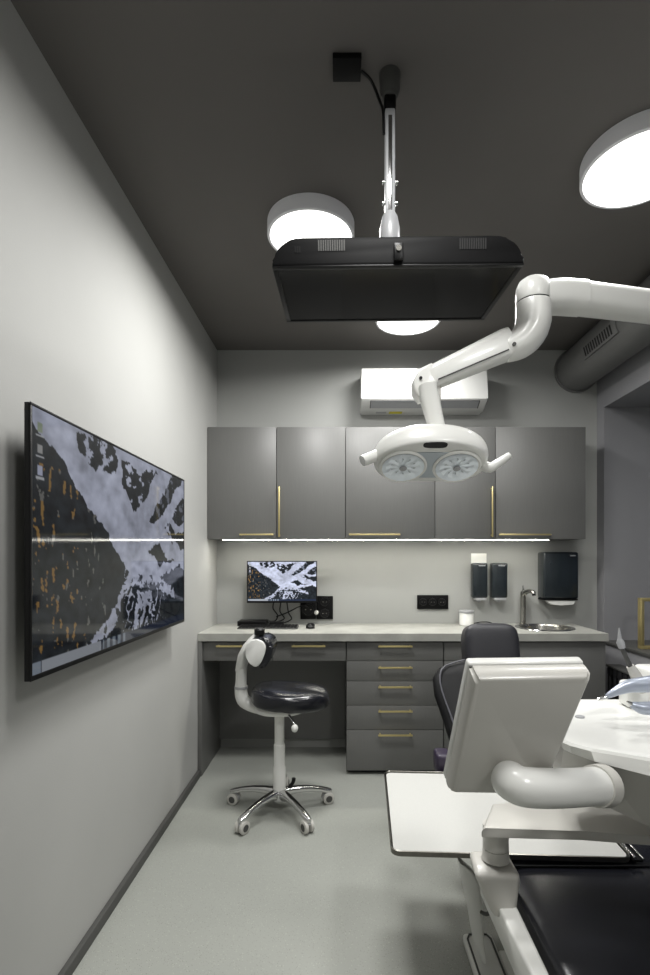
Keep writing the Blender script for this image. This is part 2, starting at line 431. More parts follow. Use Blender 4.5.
# air conditioner
ax0, ax1 = .136, .9975
t = thing('air_conditioner', 'white split air conditioner on the back wall above the cabinets', 'air conditioner', ((ax0+ax1)/2, D, 2.327))
prof = [(D-.001,2.653),(3.455,2.653),(3.43,2.645),(3.42,2.62),(3.417,2.44),(3.417,2.437)]
prof2 = [(D-.001,2.434),(3.4185,2.434),(3.422,2.428),(3.492,2.391),(3.51,2.386),(3.54,2.384),(D-.001,2.384)]
obj('front_cover', MB().prism(prof+[(D-.001,2.437)], lambda p, s: (s, p[0], p[1]), ax0, ax1, .012, 3), ACWHITE, t)
obj('lower_body', MB().prism(prof2, lambda p, s: (s, p[0], p[1]), ax0, ax1-.002, .010, 3), ACWHITE, t)
def slant(x0, x1, f0, f1, o0, o1, m):
    a, b = Vector((0,3.4225,2.4275)), Vector((0,3.4915,2.3915)); n = Vector((0,-.463,-.886))
    q = lambda x, f, o: a.lerp(b, f)+n*o+Vector((x,0,0))
    return m.hexa([q(x0,f1,o0),q(x1,f1,o0),q(x1,f0,o0),q(x0,f0,o0)], [q(x0,f1,o1),q(x1,f1,o1),q(x1,f0,o1),q(x0,f0,o1)])
lv = obj('louver', slant(.205,.94,.06,.90,.0003,.004,MB()), GREYL, t)
ol = MB(); slant(.203,.942,.0,.055,.0003,.003,ol); slant(.199,.2045,.0,.93,.0003,.003,ol); slant(.9405,.946,.0,.93,.0003,.003,ol)
obj('outline', ol, GREYM, lv)
m = MB(); q = lambda u: (u-341)*3.56/F
obj('energy_sticker', MB().box(q(389),q(402),3.535,3.585,2.3825,2.3838), YELLOW, t, 'yellow sticker')
obj('badge', MB().box(q(376),q(386),3.54,3.575,2.3825,2.3838), GREYL, t)

# ventilation duct
dx, dz, drd = 1.688, 2.701, .147
t = thing('ventilation_duct', 'round grey ventilation duct under the ceiling along the right wall', 'duct', (dx, 2.4, dz-drd))
obj('pipe', MB().cyl((dx,YF+.01,dz),(dx,D-.001,dz), drd, n=64), DUCT, t)
obj('end_collar', MB().lathe([(drd+.0005,0),(drd+.012,0),(drd+.012,.012),(drd+.0005,.014)], (dx,D-.015,dz), 64, (0,1,0), cap=False), DUCT, t)
g = MB(); gs = MB(); ang = math.radians(196)
nrm = Vector((math.cos(ang),0,math.sin(ang))); tan = Vector((-nrm.z,0,nrm.x)); c0 = Vector((dx,0,dz))+nrm*(drd-.002)
def gq(m, y0, y1, s0, s1, o0, o1, bev=0):
    b = [c0+tan*s0+nrm*o0+Vector((0,y0,0)), c0+tan*s0+nrm*o0+Vector((0,y1,0)), c0+tan*s1+nrm*o0+Vector((0,y1,0)), c0+tan*s1+nrm*o0+Vector((0,y0,0))]
    m.hexa(b, [p+nrm*(o1-o0) for p in b], bev)
gq(g, 2.83, 3.22, -.042, .042, -.006, .0095, .003)
gr = obj('grille', g, DUCT, t)
for i in range(12): gq(gs, 2.872+i*.0275, 2.886+i*.0275, -.028, .028, .008, .0105)
obj('slots', gs, BLACK, gr, 'row of black slots')

# ------------------------------------------------------------------ screens
SNOWP = [(-.03,-.03),(-.02,.05),(.06,.09),(.19,.276),(.343,.46),(.447,.60),(.50,.67),(.60,.60),(.63,.48),(.61,.38),(.72,.2),(.86,.03),(.84,-.03)]
DARKP = [[(.17,.03),(.30,-.02),(.40,.04),(.39,.13),(.28,.16),(.2,.11)], [(.42,.04),(.55,.08),(.72,.02),(.66,.11),(.56,.26),(.51,.31),(.44,.19)]]
SNOWL = [([(.58,.45),(.70,.42),(.81,.28),(.92,.12),(1.04,.02)], [.05,.04,.03,.03,.04]),
         ([(.70,.42),(.82,.48),(.92,.54),(1.04,.62)], [.04,.045,.035,.04]),
         ([(.80,.3),(.9,.36),(1.03,.32)], [.02,.018,.02]),
         ([(.56,.6),(.68,.67),(.78,.74),(.87,.80)], [.05,.035,.028,.01]),
         ([(.6,.56),(.72,.62),(.84,.62),(1.04,.57)], [.03,.022,.018,.02]),
         ([(.48,.64),(.43,.76),(.40,.84),(.33,.89),(.24,.99)], [.02,.015,.022,.024,.018]),
         ([(.52,.62),(.52,.74),(.55,.82),(.51,.95)], [.03,.022,.028,.014]),
         ([(.57,.62),(.61,.74),(.60,.84),(.57,.95)], [.024,.018,.024,.012]),
         ([(.54,.74),(.62,.80),(.67,.86)], [.014,.014,.01])]
def inside(poly, x, y):
    r = False; j = len(poly)-1
    for i in range(len(poly)):
        (xi,yi),(xj,yj) = poly[i], poly[j]
        if (yi > y) != (yj > y) and x < (xj-xi)*(y-yi)/(yj-yi)+xi: r = not r
        j = i
    return r
def wallpaper(s, t):
    n1 = noise.fractal(Vector((s*9,t*6,1.3)), 1, 2, 5); n3 = noise.fractal(Vector((s*24,t*17,9.)), 1, 2, 4)
    js = s+.022*noise.fractal(Vector((s*11,t*7,3.1)), 1, 2, 4)+.006*noise.noise(Vector((s*60,t*40,7)))
    jt = t+.032*noise.fractal(Vector((s*11,t*7,8.7)), 1, 2, 4)+.009*noise.noise(Vector((s*60,t*40,5)))
    snow = inside(SNOWP, js, jt)
    for k, dp in enumerate(DARKP):
        if snow and inside(dp, js, jt) and n3 < (.22 if k == 0 else .30): snow = False
    if not snow:
        for pts, ws in SNOWL:
            for i in range(len(pts)-1):
                (xa,ya),(xb,yb) = pts[i], pts[i+1]
                ux, uy = xb-xa, (yb-ya)*.6
                px, py = js-xa, (jt-ya)*.6
                k = max(0, min(1, (px*ux+py*uy)/(ux*ux+uy*uy)))
                if math.hypot(px-k*ux, py-k*uy) < (ws[i]*(1-k)+ws[i+1]*k)*(1+.5*n3): snow = True
    if not snow and .43 < s < .80 and t > .60:        # lace of rivulets below the glacier
        rd = abs(noise.fractal(Vector((s*15+t*3,t*7.5,21.)), 1, 2, 3))
        lim = min((s-.43)/.08, (.80-s)/.14, 1)*max(0, 1-(t-.6)/.42)
        if rd < .17*lim: snow = True
    elif snow and t > .66 and n3 > .22: snow = False
    c = Vector((.016,.021,.026))*(1+.9*n3)
    if t < .35 and s > .4 and not snow and n3 > .28: c = Vector((.2,.22,.28))
    if snow:
        c = Vector((.62,.66,.82))*max(.45, 1+.3*n1+.2*n3-.35*max(0,noise.noise(Vector((s*14-t*9,t*22+s*8,31)))))
    elif s < .34 and t > .2:
        f = noise.noise(Vector((s*70,t*17,2.)))+.4*noise.noise(Vector((s*110,t*70,6.)))
        if f > .40-.25*max(0,.12-s)*4 and n1 > -.25-(.25-s):
            c = Vector((.36,.21,.06)) if s < .22 and noise.noise(Vector((s*20,t*20,8))) > -.15 else Vector((.20,.20,.19))
    if t > .955:                                   # task bar
        c = Vector((.02,.03,.06))
        if .035 < s < .30: c = Vector((.42,.45,.5))
        elif .31 < s < .46 and int(s*60) % 2 == 0: c = Vector((.25,.3,.36))
        elif s < .03: c = Vector((.3,.35,.42))
    for iy, cc in ((.05,(.35,.42,.3)), (.13,(.45,.45,.45)), (.21,(.55,.58,.75))):   # desktop icons
        if abs(s-.028) < .010 and abs(t-iy-.02) < .018: c = Vector(cc)
        if abs(s-.028) < .014 and abs(t-iy-.05) < .004: c = Vector((.6,.62,.66))
    return c
def screen(name, o, U, V, m, parent, nx=230, ny=130):
    """o = upper left corner, U = to the right, V = down"""
    o, U, V = Vector(o), Vector(U), Vector(V)
    verts = [o+U*(i/nx)+V*(j/ny) for j in range(ny+1) for i in range(nx+1)]
    org = Vector(parent.location); q = nx+1
    faces = [(j*q+i, (j+1)*q+i, (j+1)*q+i+1, j*q+i+1) for j in range(ny) for i in range(nx)]
    me = bpy.data.meshes.new(name); me.from_pydata([v-org for v in verts], [], faces)
    ca = me.color_attributes.new('picture', 'FLOAT_COLOR', 'POINT')
    dat = []
    for j in range(ny+1):
        for i in range(nx+1):
            c = wallpaper(i/nx, j/ny); dat += [max(c[0],0), max(c[1],0), max(c[2],0), 1]
    ca.data.foreach_set('color', dat)
    me.materials.append(m)
    ob = bpy.data.objects.new(name, me); COL.objects.link(ob); ob.parent = parent
    return ob

TX = -.81
ty0, ty1, tz0, tz1 = 1.312, 2.602, 1.025, 1.756
t = thing('wall_television', 'large flat television on the left wall showing a snowy mountain desktop', 'television', (-.85, (ty0+ty1)/2, tz0))
obj('body', MB().box(TX-.016, TX-.001, ty0, ty1, tz0, tz1, .003), BLACK, t)
bz_ = MB()
for (a,b,c,d) in ((ty0,ty1,tz1-.008,tz1),(ty0,ty1,tz0,tz0+.014),(ty0,ty0+.008,tz0+.014,tz1-.008),(ty1-.008,ty1,tz0+.014,tz1-.008)):
    bz_.box(TX-.0009, TX+.002, a, b, c, d, .0006)
obj('bezel', bz_, BLACK, t)
screen('screen', (TX+.0005, ty0+.0081, tz1-.0081), (0, ty1-ty0-.0162, 0), (0, 0, -(tz1-tz0-.0222)), TVSCREEN, t, 340, 190)
obj('wall_bracket', MB().box(XL+.0005, TX-.0165, 1.65, 2.25, 1.2, 1.6, .004), BLACKM, t)

Y = 3.49; mx0, mx1, mz0, mz1 = -.651, -.166, 1.046, 1.336
t = thing('desk_monitor', 'small black wall mounted monitor above the keyboard showing snowy mountains', 'monitor', ((mx0+mx1)/2, Y, mz0))
obj('body', MB().box(mx0, mx1, Y+.002, Y+.03, mz0, mz1, .003), BLACK, t)
b2 = MB()
for (a,b,c,d) in ((mx0,mx1,mz1-.006,mz1),(mx0,mx1,mz0,mz0+.014),(mx0,mx0+.006,mz0+.014,mz1-.006),(mx1-.006,mx1,mz0+.014,mz1-.006)):
    b2.box(a, b, Y-.001, Y+.0019, c, d)
obj('bezel', b2, BLACK, t)
screen('screen', (mx0+.0061, Y, mz1-.0061), (mx1-mx0-.0122, 0, 0), (0, 0, -(mz1-mz0-.0202)), PCSCREEN, t, 170, 100)
obj('wall_arm', MB().box(-.46,-.36,Y+.031,Y+.045,1.14,1.24).box(-.43,-.39,Y+.045,D-.012,1.17,1.21).box(-.46,-.36,D-.0119,D-.0005,1.12,1.26), BLACKM, t)

t = thing('mini_computer', 'flat black computer box on the desk under the small monitor', 'computer', (-.56, 3.53, WZ))
obj('case', MB().box(-.715,-.515,3.47,3.59,WZ+.0005,WZ+.034,.004), BLACK, t)
obj('front_panel', MB().box(-.705,-.525,3.4685,3.4702,WZ+.006,WZ+.028), BLACKM, t)
for (pts, lab) in (([(-.42,3.535,1.055),(-.43,3.55,.98),(-.40,3.56,.93),(-.46,3.55,.905),(-.512,3.53,.902)], 'leftmost of the black cables hanging from the desk monitor to the computer box'),
                   ([(-.38,3.535,1.055),(-.37,3.555,.97),(-.35,3.57,.925),(-.42,3.57,.895),(-.512,3.56,.897)], 'middle of the black cables looping below the desk monitor onto the worktop'),
                   ([(-.47,3.535,1.055),(-.48,3.56,1.0),(-.45,3.58,.95),(-.47,3.58,.91),(-.512,3.575,.91)], 'black cable curling behind the computer box under the desk monitor'),
                   ([(-.46,3.58,.94),(-.38,3.59,.97),(-.31,3.595,1.005),(-.26,3.595,1.02),(-.235,3.603,1.0)], 'thin black cable running up from the computer box to the square wall socket')):
    tag(obj('monitor_cable', MB().tube(pts, .0045, 8, 2), BLACK), lab, 'cable', 'cables under the desk monitor')
tag(obj('power_brick', MB().box(-.50,-.40,3.50,3.55,WZ+.0005,WZ+.024,.004), BLACK), 'small black power brick on the desk right of the computer box', 'power adapter')

t = thing('keyboard', 'slim dark keyboard lying on the desk in front of the small monitor', 'keyboard', (-.485, 3.38, WZ))
kb = [(-.685,3.315,WZ+.0005),(-.287,3.315,WZ+.0005),(-.287,3.44,WZ+.0005),(-.685,3.44,WZ+.0005)]
obj('case', MB().hexa(kb, [(-.683,3.317,WZ+.008),(-.289,3.317,WZ+.008),(-.289,3.438,WZ+.016),(-.683,3.438,WZ+.016)], .002), GREYM, t)
kk = MB()
for j in range(5):
    yy = 3.323+j*.0228; zz = WZ+.0085+(yy-3.317)/.121*.008
    for i in range(17):
        xx = -.678+i*.0228
        kk.hexa([(xx,yy,zz),(xx+.0205,yy,zz),(xx+.0205,yy+.0195,zz+.0013),(xx,yy+.0195,zz+.0013)],
                [(xx+.001,yy+.001,zz+.003),(xx+.0195,yy+.001,zz+.003),(xx+.0195,yy+.0185,zz+.0043),(xx+.001,yy+.0185,zz+.0043)])
obj('keys', kk, BLACKM, t)
t = thing('computer_mouse', 'small black mouse on the desk right of the keyboard', 'mouse', (-.205, 3.38, WZ))
def mflat(p): return Vector((p.x, p.y, max(p.z, -.004)*(1+.25*p.y/.05)))
obj('shell', MB().superell((-.205,3.38,WZ+.005), (.03,.05,.026), .8, .8, fn=mflat), BLACK, t)
obj('wheel', MB().cyl((-.2075,3.352,WZ+.025),(-.2025,3.352,WZ+.025), .006, n=16), GREYM, t)

# ------------------------------------------------------------------ overhead monitor, mount, junction box
px, py = .1515, 1.565
t = thing('ceiling_mount_pole', 'slim grey metal pole hanging from the ceiling and carrying the overhead monitor', 'monitor mount', (px, py, H))
obj('ceiling_socket', MB().lathe([(.033,-.0005),(.033,-.02),(.031,-.05),(.024,-.07),(.012,-.075)], (px,py,H), 36), GREYM, t, 'dark rounded ceiling socket')
obj('tilt_joint', MB().box(px-.018,px+.018,py-.016,py+.016,H-.115,H-.073,.005), BLACKM, t)
obj('tube', MB().box(px-.0155,px+.0155,py-.0155,py+.0155,2.40,H-.1155,.004), GREYL, t)
obj('inner_tube', MB().box(px-.006,px+.006,py-.0185,py-.0157,2.41,H-.14,.001), CHROME, t)
for (z, s) in ((2.515,-1),(2.515,1),(2.45,-1),(2.45,1)):
    obj('clamp_bolt', MB().cyl((px+s*.0157,py,z),(px+s*.024,py,z), .006, n=14), CHROME, t)
obj('swivel_cup', MB().lathe([(.016,2.42-H),(.024,2.405-H),(.031,2.37-H),(.032,2.30-H),(.028,2.294-H)], (px,py-.002,H), 40), GREYL, t)

# monitor lies almost flat, screen facing down
hw, hd = .36, .2025
rx, ry = math.radians(4.6), math.radians(-.7)
MC = Vector((.163, 1.642, 2.205))
R = Matrix.Rotation(ry, 4, 'Y') @ Matrix.Rotation(rx, 4, 'X')
def ml(x, y, z): return MC+(R.to_3x3() @ Vector((x, y, z)))
t = thing('overhead_monitor', 'wide black monitor hung flat below the ceiling with its screen facing down', 'monitor', tuple(ml(0,0,.08)))
prof = [(-hw,.0),(hw,.0),(hw,.008)]
for k in range(0, 9):
    a = k/8*PI/2; prof.append((.272+.083*math.cos(a)**.9, .012+.062*math.sin(a)))
prof += [(-q[0], q[1]) for q in reversed(prof[2:])]
obj('back_shell', MB().prism(prof, lambda p, s: ml(p[0], s, p[1]), -hd, hd, .004, 2), BLACKM, t)
def mbx(m, x0,x1,y0,y1,z0,z1,bev=0.):
    m.hexa([ml(x0,y0,z0),ml(x1,y0,z0),ml(x1,y1,z0),ml(x0,y1,z0)],[ml(x0,y0,z1),ml(x1,y0,z1),ml(x1,y1,z1),ml(x0,y1,z1)],bev); return m
fr = MB()
for q in ((-hw,hw,-hd,-hd+.016),(-hw,hw,hd-.016,hd),(-hw,-hw+.014,-hd+.016,hd-.016),(hw-.014,hw,-hd+.016,hd-.016)): mbx(fr, *q, -.006, -.0005, .001)
obj('bezel', fr, BLACK, t)
obj('screen', mbx(MB(), -hw+.0145, hw-.0145, -hd+.0165, hd-.0165, -.0035, -.0005), GLOSS, t)
for x in (-.228, .175):
    v = MB()
    for i in range(12): mbx(v, x+i*.0066, x+i*.0066+.004, -hd-.0012, -hd+.0005, .038, .068)
    obj('vent', v, GREYM if x < 0 else DARKGAP, t)
v = MB()
for i in range(3): mbx(v, -.295+i*.006, -.295+i*.006+.004, -hd-.0012, -hd+.0005, .034, .052)
obj('port', v, BLACK, t)
cm = obj('camera_clip', mbx(MB(), -.013, .013, -hd-.018, -hd-.0015, .004, .05, .003), BLACK, t)
obj('camera_lens', MB().cyl(ml(0,-hd-.0182,.034), ml(0,-hd-.022,.034), .008, n=20), STEEL, cm)
obj('mount_plate', mbx(MB(), -.06, .04, -.10, .0, .0745, .0845, .002), BLACKM, t)

bx_, by_ = .018, 1.533
tag(obj('junction_box', MB().box(bx_-.043,bx_+.043,by_-.038,by_+.038,H-.018,H-.0005,.002), BLACKM),
    'square black junction box on the ceiling left of the monitor pole', 'junction box')
tag(obj('ceiling_cable', MB().tube([(bx_+.0435,by_+.01,H-.010),(bx_+.075,by_+.02,H-.03),(px-.03,py+.0,H-.085),(px-.022,py-.015,H-.13),(px-.02,py-.018,H-.2)], .0045, 10, 2), BLACK),
    'black cable from the square junction box to the monitor pole', 'cable')

# ------------------------------------------------------------------ dental operating light
YL = 1.60
t = thing('dental_light', 'white twin lens dental operating light on a jointed overhead arm', 'dental light', tuple(P(533,300,YL)))
ec = P(533.5,300,YL)
def at(u, v, dy=0): return P(u, v, YL)+Vector((0,dy,0))
# horizontal arm, elbow, knuckle
m = MB(); rings = []
for (u, v, y, ry_, rz_) in ((536,298,YL,.046,.049),(560,297,YL+.02,.05,.0515),(581.5,298.5,YL+.03,.05,.0515),(582,298.8,YL+.03,.047,.049),(650,307,YL+.075,.047,.048),(760,322,YL+.17,.047,.048)):
    c = P(u, v, y)
    rings.append([c+Vector((-.15*ry_*math.cos(2*PI*k/28), ry_*math.copysign(abs(math.cos(2*PI*k/28))**.75, math.cos(2*PI*k/28)), rz_*math.copysign(abs(math.sin(2*PI*k/28))**.75, math.sin(2*PI*k/28)))) for k in range(28)])
m.loft(rings)
obj('boom_arm', m, WHITE, t)
elz = CAMZ+257*YL/F
obj('elbow', MB().lathe([(.0535,elz-ec.z+.0015),(.0545,elz-ec.z+.004),(.0545,.02),(.053,.038),(.046,.054),(.034,.063),(.017,.068),(.001,.069)], ec, 48), WHITE, t)
obj('seam_ring', MB().cyl((ec.x,YL,elz-.002),(ec.x,YL,elz+.001), .053, n=40), BLACKM, t)
m = MB()
m.tube([(ec.x,YL,elz-.0025),(ec.x,YL,elz-.007),(ec.x,YL,elz-.05),P(533,322,YL),P(531,330,YL),P(526,338,YL),P(519,344,YL),P(511,347.5,YL),P(505,349.5,YL)],
       [.0525,.0545,.0545,.0545,.0535,.051,.0475,.044,.040], 40, 1)
obj('knuckle', m, WHITE, t)
obj('knuckle_screw', MB().cyl(at(509.5,350,-.039), at(509.5,350,-.0465), .006, n=14), GREYM, t)
p_a, p_b = at(508,344), at(428,380)
m = MB(); rings = []
dv = (p_b-p_a).normalized(); upv = Vector((0,1,0)).cross(dv).normalized()
if upv.z < 0: upv = -upv
for (f_, hh, ww) in ((-.03,.046,.036),(.05,.048,.038),(.6,.040,.036),(.96,.036,.034),(1.0,.034,.032)):
    c = p_a.lerp(p_b, f_)
    rings.append([c+upv*(hh*math.copysign(abs(math.sin(w_))**.5, math.sin(w_)))+Vector((0,ww*math.copysign(abs(math.cos(w_))**.5, math.cos(w_)),0)) for w_ in [2*PI*k/28 for k in range(28)]])
m.loft(rings)
ar = obj('spring_arm', m, WHITE, t)
q0, q1 = p_a.lerp(p_b,.08)-upv*.026+Vector((0,-.0375,0)), p_a.lerp(p_b,.93)-upv*.02+Vector((0,-.036,0))
obj('cover_seam', MB().tube([q0,q1], .0022, 8), GREYM, ar)
obj('end_joint', MB().prism([(430,366),(436,374),(436,388),(430,399),(419,402),(413,394),(412,383),(418,372)], lambda p, s: P(p[0],p[1],YL)+Vector((0,s,0)), -.033, .033, .008, 3), WHITE, t)
obj('joint_screw', MB().cyl(at(419,382,-.0335), at(419,382,-.038), .005, n=14), BLACK, t)
m = MB(); rings = []
for (u, v, hw_, d_) in ((425,389,.026,.026),(427.5,400,.029,.027),(431,414,.0265,.025),(435,430,.024,.022),(436.3,437,.0245,.022)):
    c = at(u, v, -.036 if v < 396 else -.03)
    rings.append([c+Vector((hw_*math.copysign(abs(math.cos(w_))**.6, math.cos(w_)), d_*math.copysign(abs(math.sin(w_))**.6, math.sin(w_)), .006*math.cos(w_))) for w_ in [2*PI*k/24 for k in range(24)]])
m.loft(rings); obj('neck', m, WHITE, t)
obj('back_yoke', MB().box(at(431,0).x, at(440,0).x, YL-.02, YL+.03, at(0,412).z, at(0,386).z, .006), GREYP, t)
# head
HC = at(429.5, 456, -.03)
el = math.radians(-62)
n_ = Vector((.0, -math.cos(el), math.sin(el))); tt = Vector((0, -math.sin(el)*-1, -math.cos(el)*-1))
tt = Vector((1,0,0)).cross(n_).normalized()
if tt.z > 0: tt = -tt              # tt: down the face, away from the camera
RH = Matrix((Vector((1,0,0)), tt, n_)).transposed()
def headfn(p):
    q = p.copy()
    if q.z > .034: q.z = .034
    q.y += .018*abs(q.x/.17)**2
    return q
obj('lamp_head', MB().superell(HC, (.178,.100,.066), .75, .8, RH, 32, 64, headfn), WHITE, t)
def hp(x, y, z): return HC+RH @ Vector((x, y, z))
obj('face_plate', MB().superell(hp(0,.012,.0335), (.135,.062,.003), .25, .7, RH, 10, 48), FACEP, t)
for s in (-1, 1):
    cx, cy = s*.0835-.005, .016
    lr = .066
    b3 = MB(); b3.lathe([(lr+.001,.0),(lr+.008,.001),(lr+.009,.005),(lr+.004,.009),(lr,.007)], hp(cx,cy,.0345), 48, n_, cap=False)
    hd_ = obj('lens_ring', b3, WHITEM, t)
    rf = MB(); n = 20; rings = []
    a_ = n_.orthogonal().normalized(); b_ = n_.cross(a_); c = hp(cx, cy, .0345)
    for j, (rr, hh) in enumerate(((lr,.008),(lr*.8,.0045),(lr*.55,.0025),(lr*.25,.0035),(.004,.008))):
        rings.append([c+n_*(hh+(.0012 if k % 2 else -.0012)*(0 if j in (0,4) else 1))+(a_*math.cos(2*PI*(k+.5*(j%2))/n)+b_*math.sin(2*PI*(k+.5*(j%2))/n))*rr for k in range(n)])
    rf.loft(rings, False, True)
    obj('reflector', rf, REFL, hd_, sharp=1)
    obj('bulb', MB().superell(hp(cx,cy,.0445), (.012,.012,.004), 1, 1, RH, 10, 20), GREYL, hd_)
from mathutils.bvhtree import BVHTree
hdo = [o for o in t.children if o.name.startswith('lamp_head')][0]
bv = BVHTree.FromPolygons([v.co+t.location for v in hdo.data.vertices], [tuple(p.vertices) for p in hdo.data.polygons])
ro = Vector((0,0,CAMZ)); hit = bv.ray_cast(ro, (P(435.5,445,1.5)-ro).normalized())
nn = hit[1] if hit[1].y < 0 else -hit[1]
dr_ = Matrix((Vector((1,0,0)), nn.cross(Vector((1,0,0))), nn)).transposed()
obj('display', MB().superell(hit[0], (.036,.0125,.003), .5, .6, dr_, 10, 32), BLACK, t)
# handles
obj('handle', MB().tube([hp(.150,.03,-.002), P(488,467.5,YL-.03), P(496,464.5,YL-.035), P(510,455,YL-.04)], [.017,.016,.014,.010], 20, 2), WHITE, t)
lh = MB().tube([hp(-.155,.0,-.006), P(373,457,YL-.04), P(366,459.5,YL-.05), P(362.5,461,YL-.055)], [.018,.018,.0175,.017], 20, 1)
obj('handle', lh, WHITE, t)

# ------------------------------------------------------------------ operator stool
sx, sy = -.33, 2.70
t = thing('operator_stool', 'wheeled stool with a black saddle seat and white back support in front of the desk', 'stool', (sx, sy, 0))
# seat, facing right
def seatfn(p):
    q = p.copy()
    r = q.x/.205
    q.y *= 1.0-.22*max(r,0)-.05*min(r,0)*-1
    if q.z > 0:
        q.z += .010*(r*r)-.034*math.exp(-(q.y/.055)**2)*max(0, r+.15)
    q.z += -.012*r
    return q
obj('seat', MB().superell((sx+.062, sy, .612), (.206,.185,.055), .55, .75, None, 26, 60, seatfn), LEATHER, t)
obj('seat_shell', MB().superell((sx+.005, sy, .556), (.135,.13,.028), .7, .8, None, 16, 48), WHITE, t)
obj('gas_column', MB().lathe([(.026,.535),(.026,.36),(.030,.355),(.030,.24),(.033,.235),(.034,.10)][::-1], (sx,sy,0), 36), WHITE, t)
obj('column_collar', MB().lathe([(.040,.06),(.046,.07),(.044,.10),(.036,.105)], (sx,sy,0), 36), CHROME, t)
obj('pedal', MB().tube([(sx+.04,sy+.01,.11),(sx+.07,sy+.02,.14),(sx+.075,sy+.02,.165)], [.009,.01,.011], 12, 1), BLACK, t)
lv = obj('lever', MB().tube([(sx+.05,sy-.10,.555),(sx+.085,sy-.155,.535),(sx+.095,sy-.17,.515)], [.007,.006,.006], 12, 1), CHROME, t)
obj('knob', MB().superell((sx+.098,sy-.175,.50), (.017,.017,.02), 1, 1, None, 12, 20), WHITE, lv)
# back tube and pad
obj('back_tube', MB().tube([(sx-.06,sy,.545),(sx-.12,sy,.555),(sx-.185,sy,.585),(sx-.205,sy,.63),(sx-.205,sy,.70),(sx-.20,sy,.78),(sx-.175,sy,.86)],
                           [.032,.034,.036,.034,.029,.029,.03], 22, 2), WHITE, t)
obj('tube_joint', MB().cyl((sx-.205,sy,.655),(sx-.205,sy,.668), .0355, n=24), GREYL, t)
def padpoly(cx, cz, s):
    base = [(.066,.052),(.03,.084),(-.03,.08),(-.062,.02),(-.045,-.045),(-.008,-.086),(.03,-.075),(.064,.0)]
    pts = []
    n = len(base)
    for i in range(n):
        p0, p1, p2, p3 = base[i-1], base[i], base[(i+1) % n], base[(i+2) % n]
        for k in range(4):
            f_ = k/4
            pts.append(tuple(.5*((2*p1[d])+(-p0[d]+p2[d])*f_+(2*p0[d]-5*p1[d]+4*p2[d]-p3[d])*f_*f_+(-p0[d]+3*p1[d]-3*p2[d]+p3[d])*f_**3) for d in range(2)))
    return [(cx+a*s, cz+b*s) for a, b in pts]
obj('back_pad', MB().prism(padpoly(sx-.086,.862,.93), lambda p, s: (p[0], s, p[1]), sy-.10, sy+.10, .022, 4), LEATHER, t)
obj('end_cap', MB().prism(padpoly(sx-.112,.866,.80), lambda p, s: (p[0], s, p[1]), sy-.122, sy-.1015, .007, 3), WHITE, t)
sh = MB(); rings = []
for (x, z, w_, th_) in ((sx-.205,.765,.036,.03),(sx-.195,.80,.06,.034),(sx-.18,.86,.08,.036),(sx-.155,.91,.075,.034),(sx-.125,.95,.05,.024)):
    rings.append([Vector((x+th_*math.cos(a_), sy+w_*math.copysign(abs(math.sin(a_))**.6, math.sin(a_)), z+.5*th_*math.cos(a_))) for a_ in [2*PI*k/28 for k in range(28)]])
sh.loft(rings); obj('back_shell', sh, WHITE, t)
obj('adjust_knob', MB().lathe([(.02,0),(.027,.006),(.028,.03),(.02,.04)], (sx-.10,sy-.04,.945), 24), BLACK, t)
for k in range(5):
    a = math.radians(19+72*k); dr = Vector((math.cos(a), math.sin(a), 0)); c = Vector((sx, sy, 0))
    sd = Vector((-dr.y, dr.x, 0)); rings = []
    for (r, z, w_, h_) in ((.03,.096,.024,.026),(.08,.102,.021,.019),(.15,.099,.018,.015),(.22,.086,.017,.013),(.272,.069,.018,.014),(.292,.066,.012,.009)):
        cc = c+dr*r+Vector((0,0,z))
        rings.append([cc+sd*(w_*math.copysign(abs(math.cos(q))**.6, math.cos(q)))+Vector((0,0,h_*math.copysign(abs(math.sin(q))**.7, math.sin(q)))) for q in [2*PI*i/20 for i in range(20)]])
    m = MB(); m.loft(rings); lg = obj('leg', m, CHROME, t)
    cc = c+dr*.272
    ca = MB()
    for s in (-1, 1):
        w0 = cc+sd*(s*.006)+Vector((0,0,.0315)); w1 = cc+sd*(s*.026)+Vector((0,0,.0315))
        ca.tube([w0, w0.lerp(w1,.15), w0.lerp(w1,.85), w1], [.026,.031,.031,.026], 28)
    co_ = obj('caster', ca, GREYP, lg)
    for s in (-1, 1):
        h0 = cc+sd*(s*.0255)+Vector((0,0,.0315))
        obj('hub', MB().lathe([(.016,0),(.018,.0015),(.014,.003),(.012,.0015),(.003,.0025)], h0, 24, sd*s), GREYM, lg)
    obj('caster_hood', MB().prism([(-.034,.03),(-.028,.052),(-.008,.062),(.014,.06),(.022,.046),(.005,.038),(-.012,.034)], lambda p, s: cc+dr*p[0]+sd*s+Vector((0,0,p[1])), -.0055, .0055), GREYL, lg)

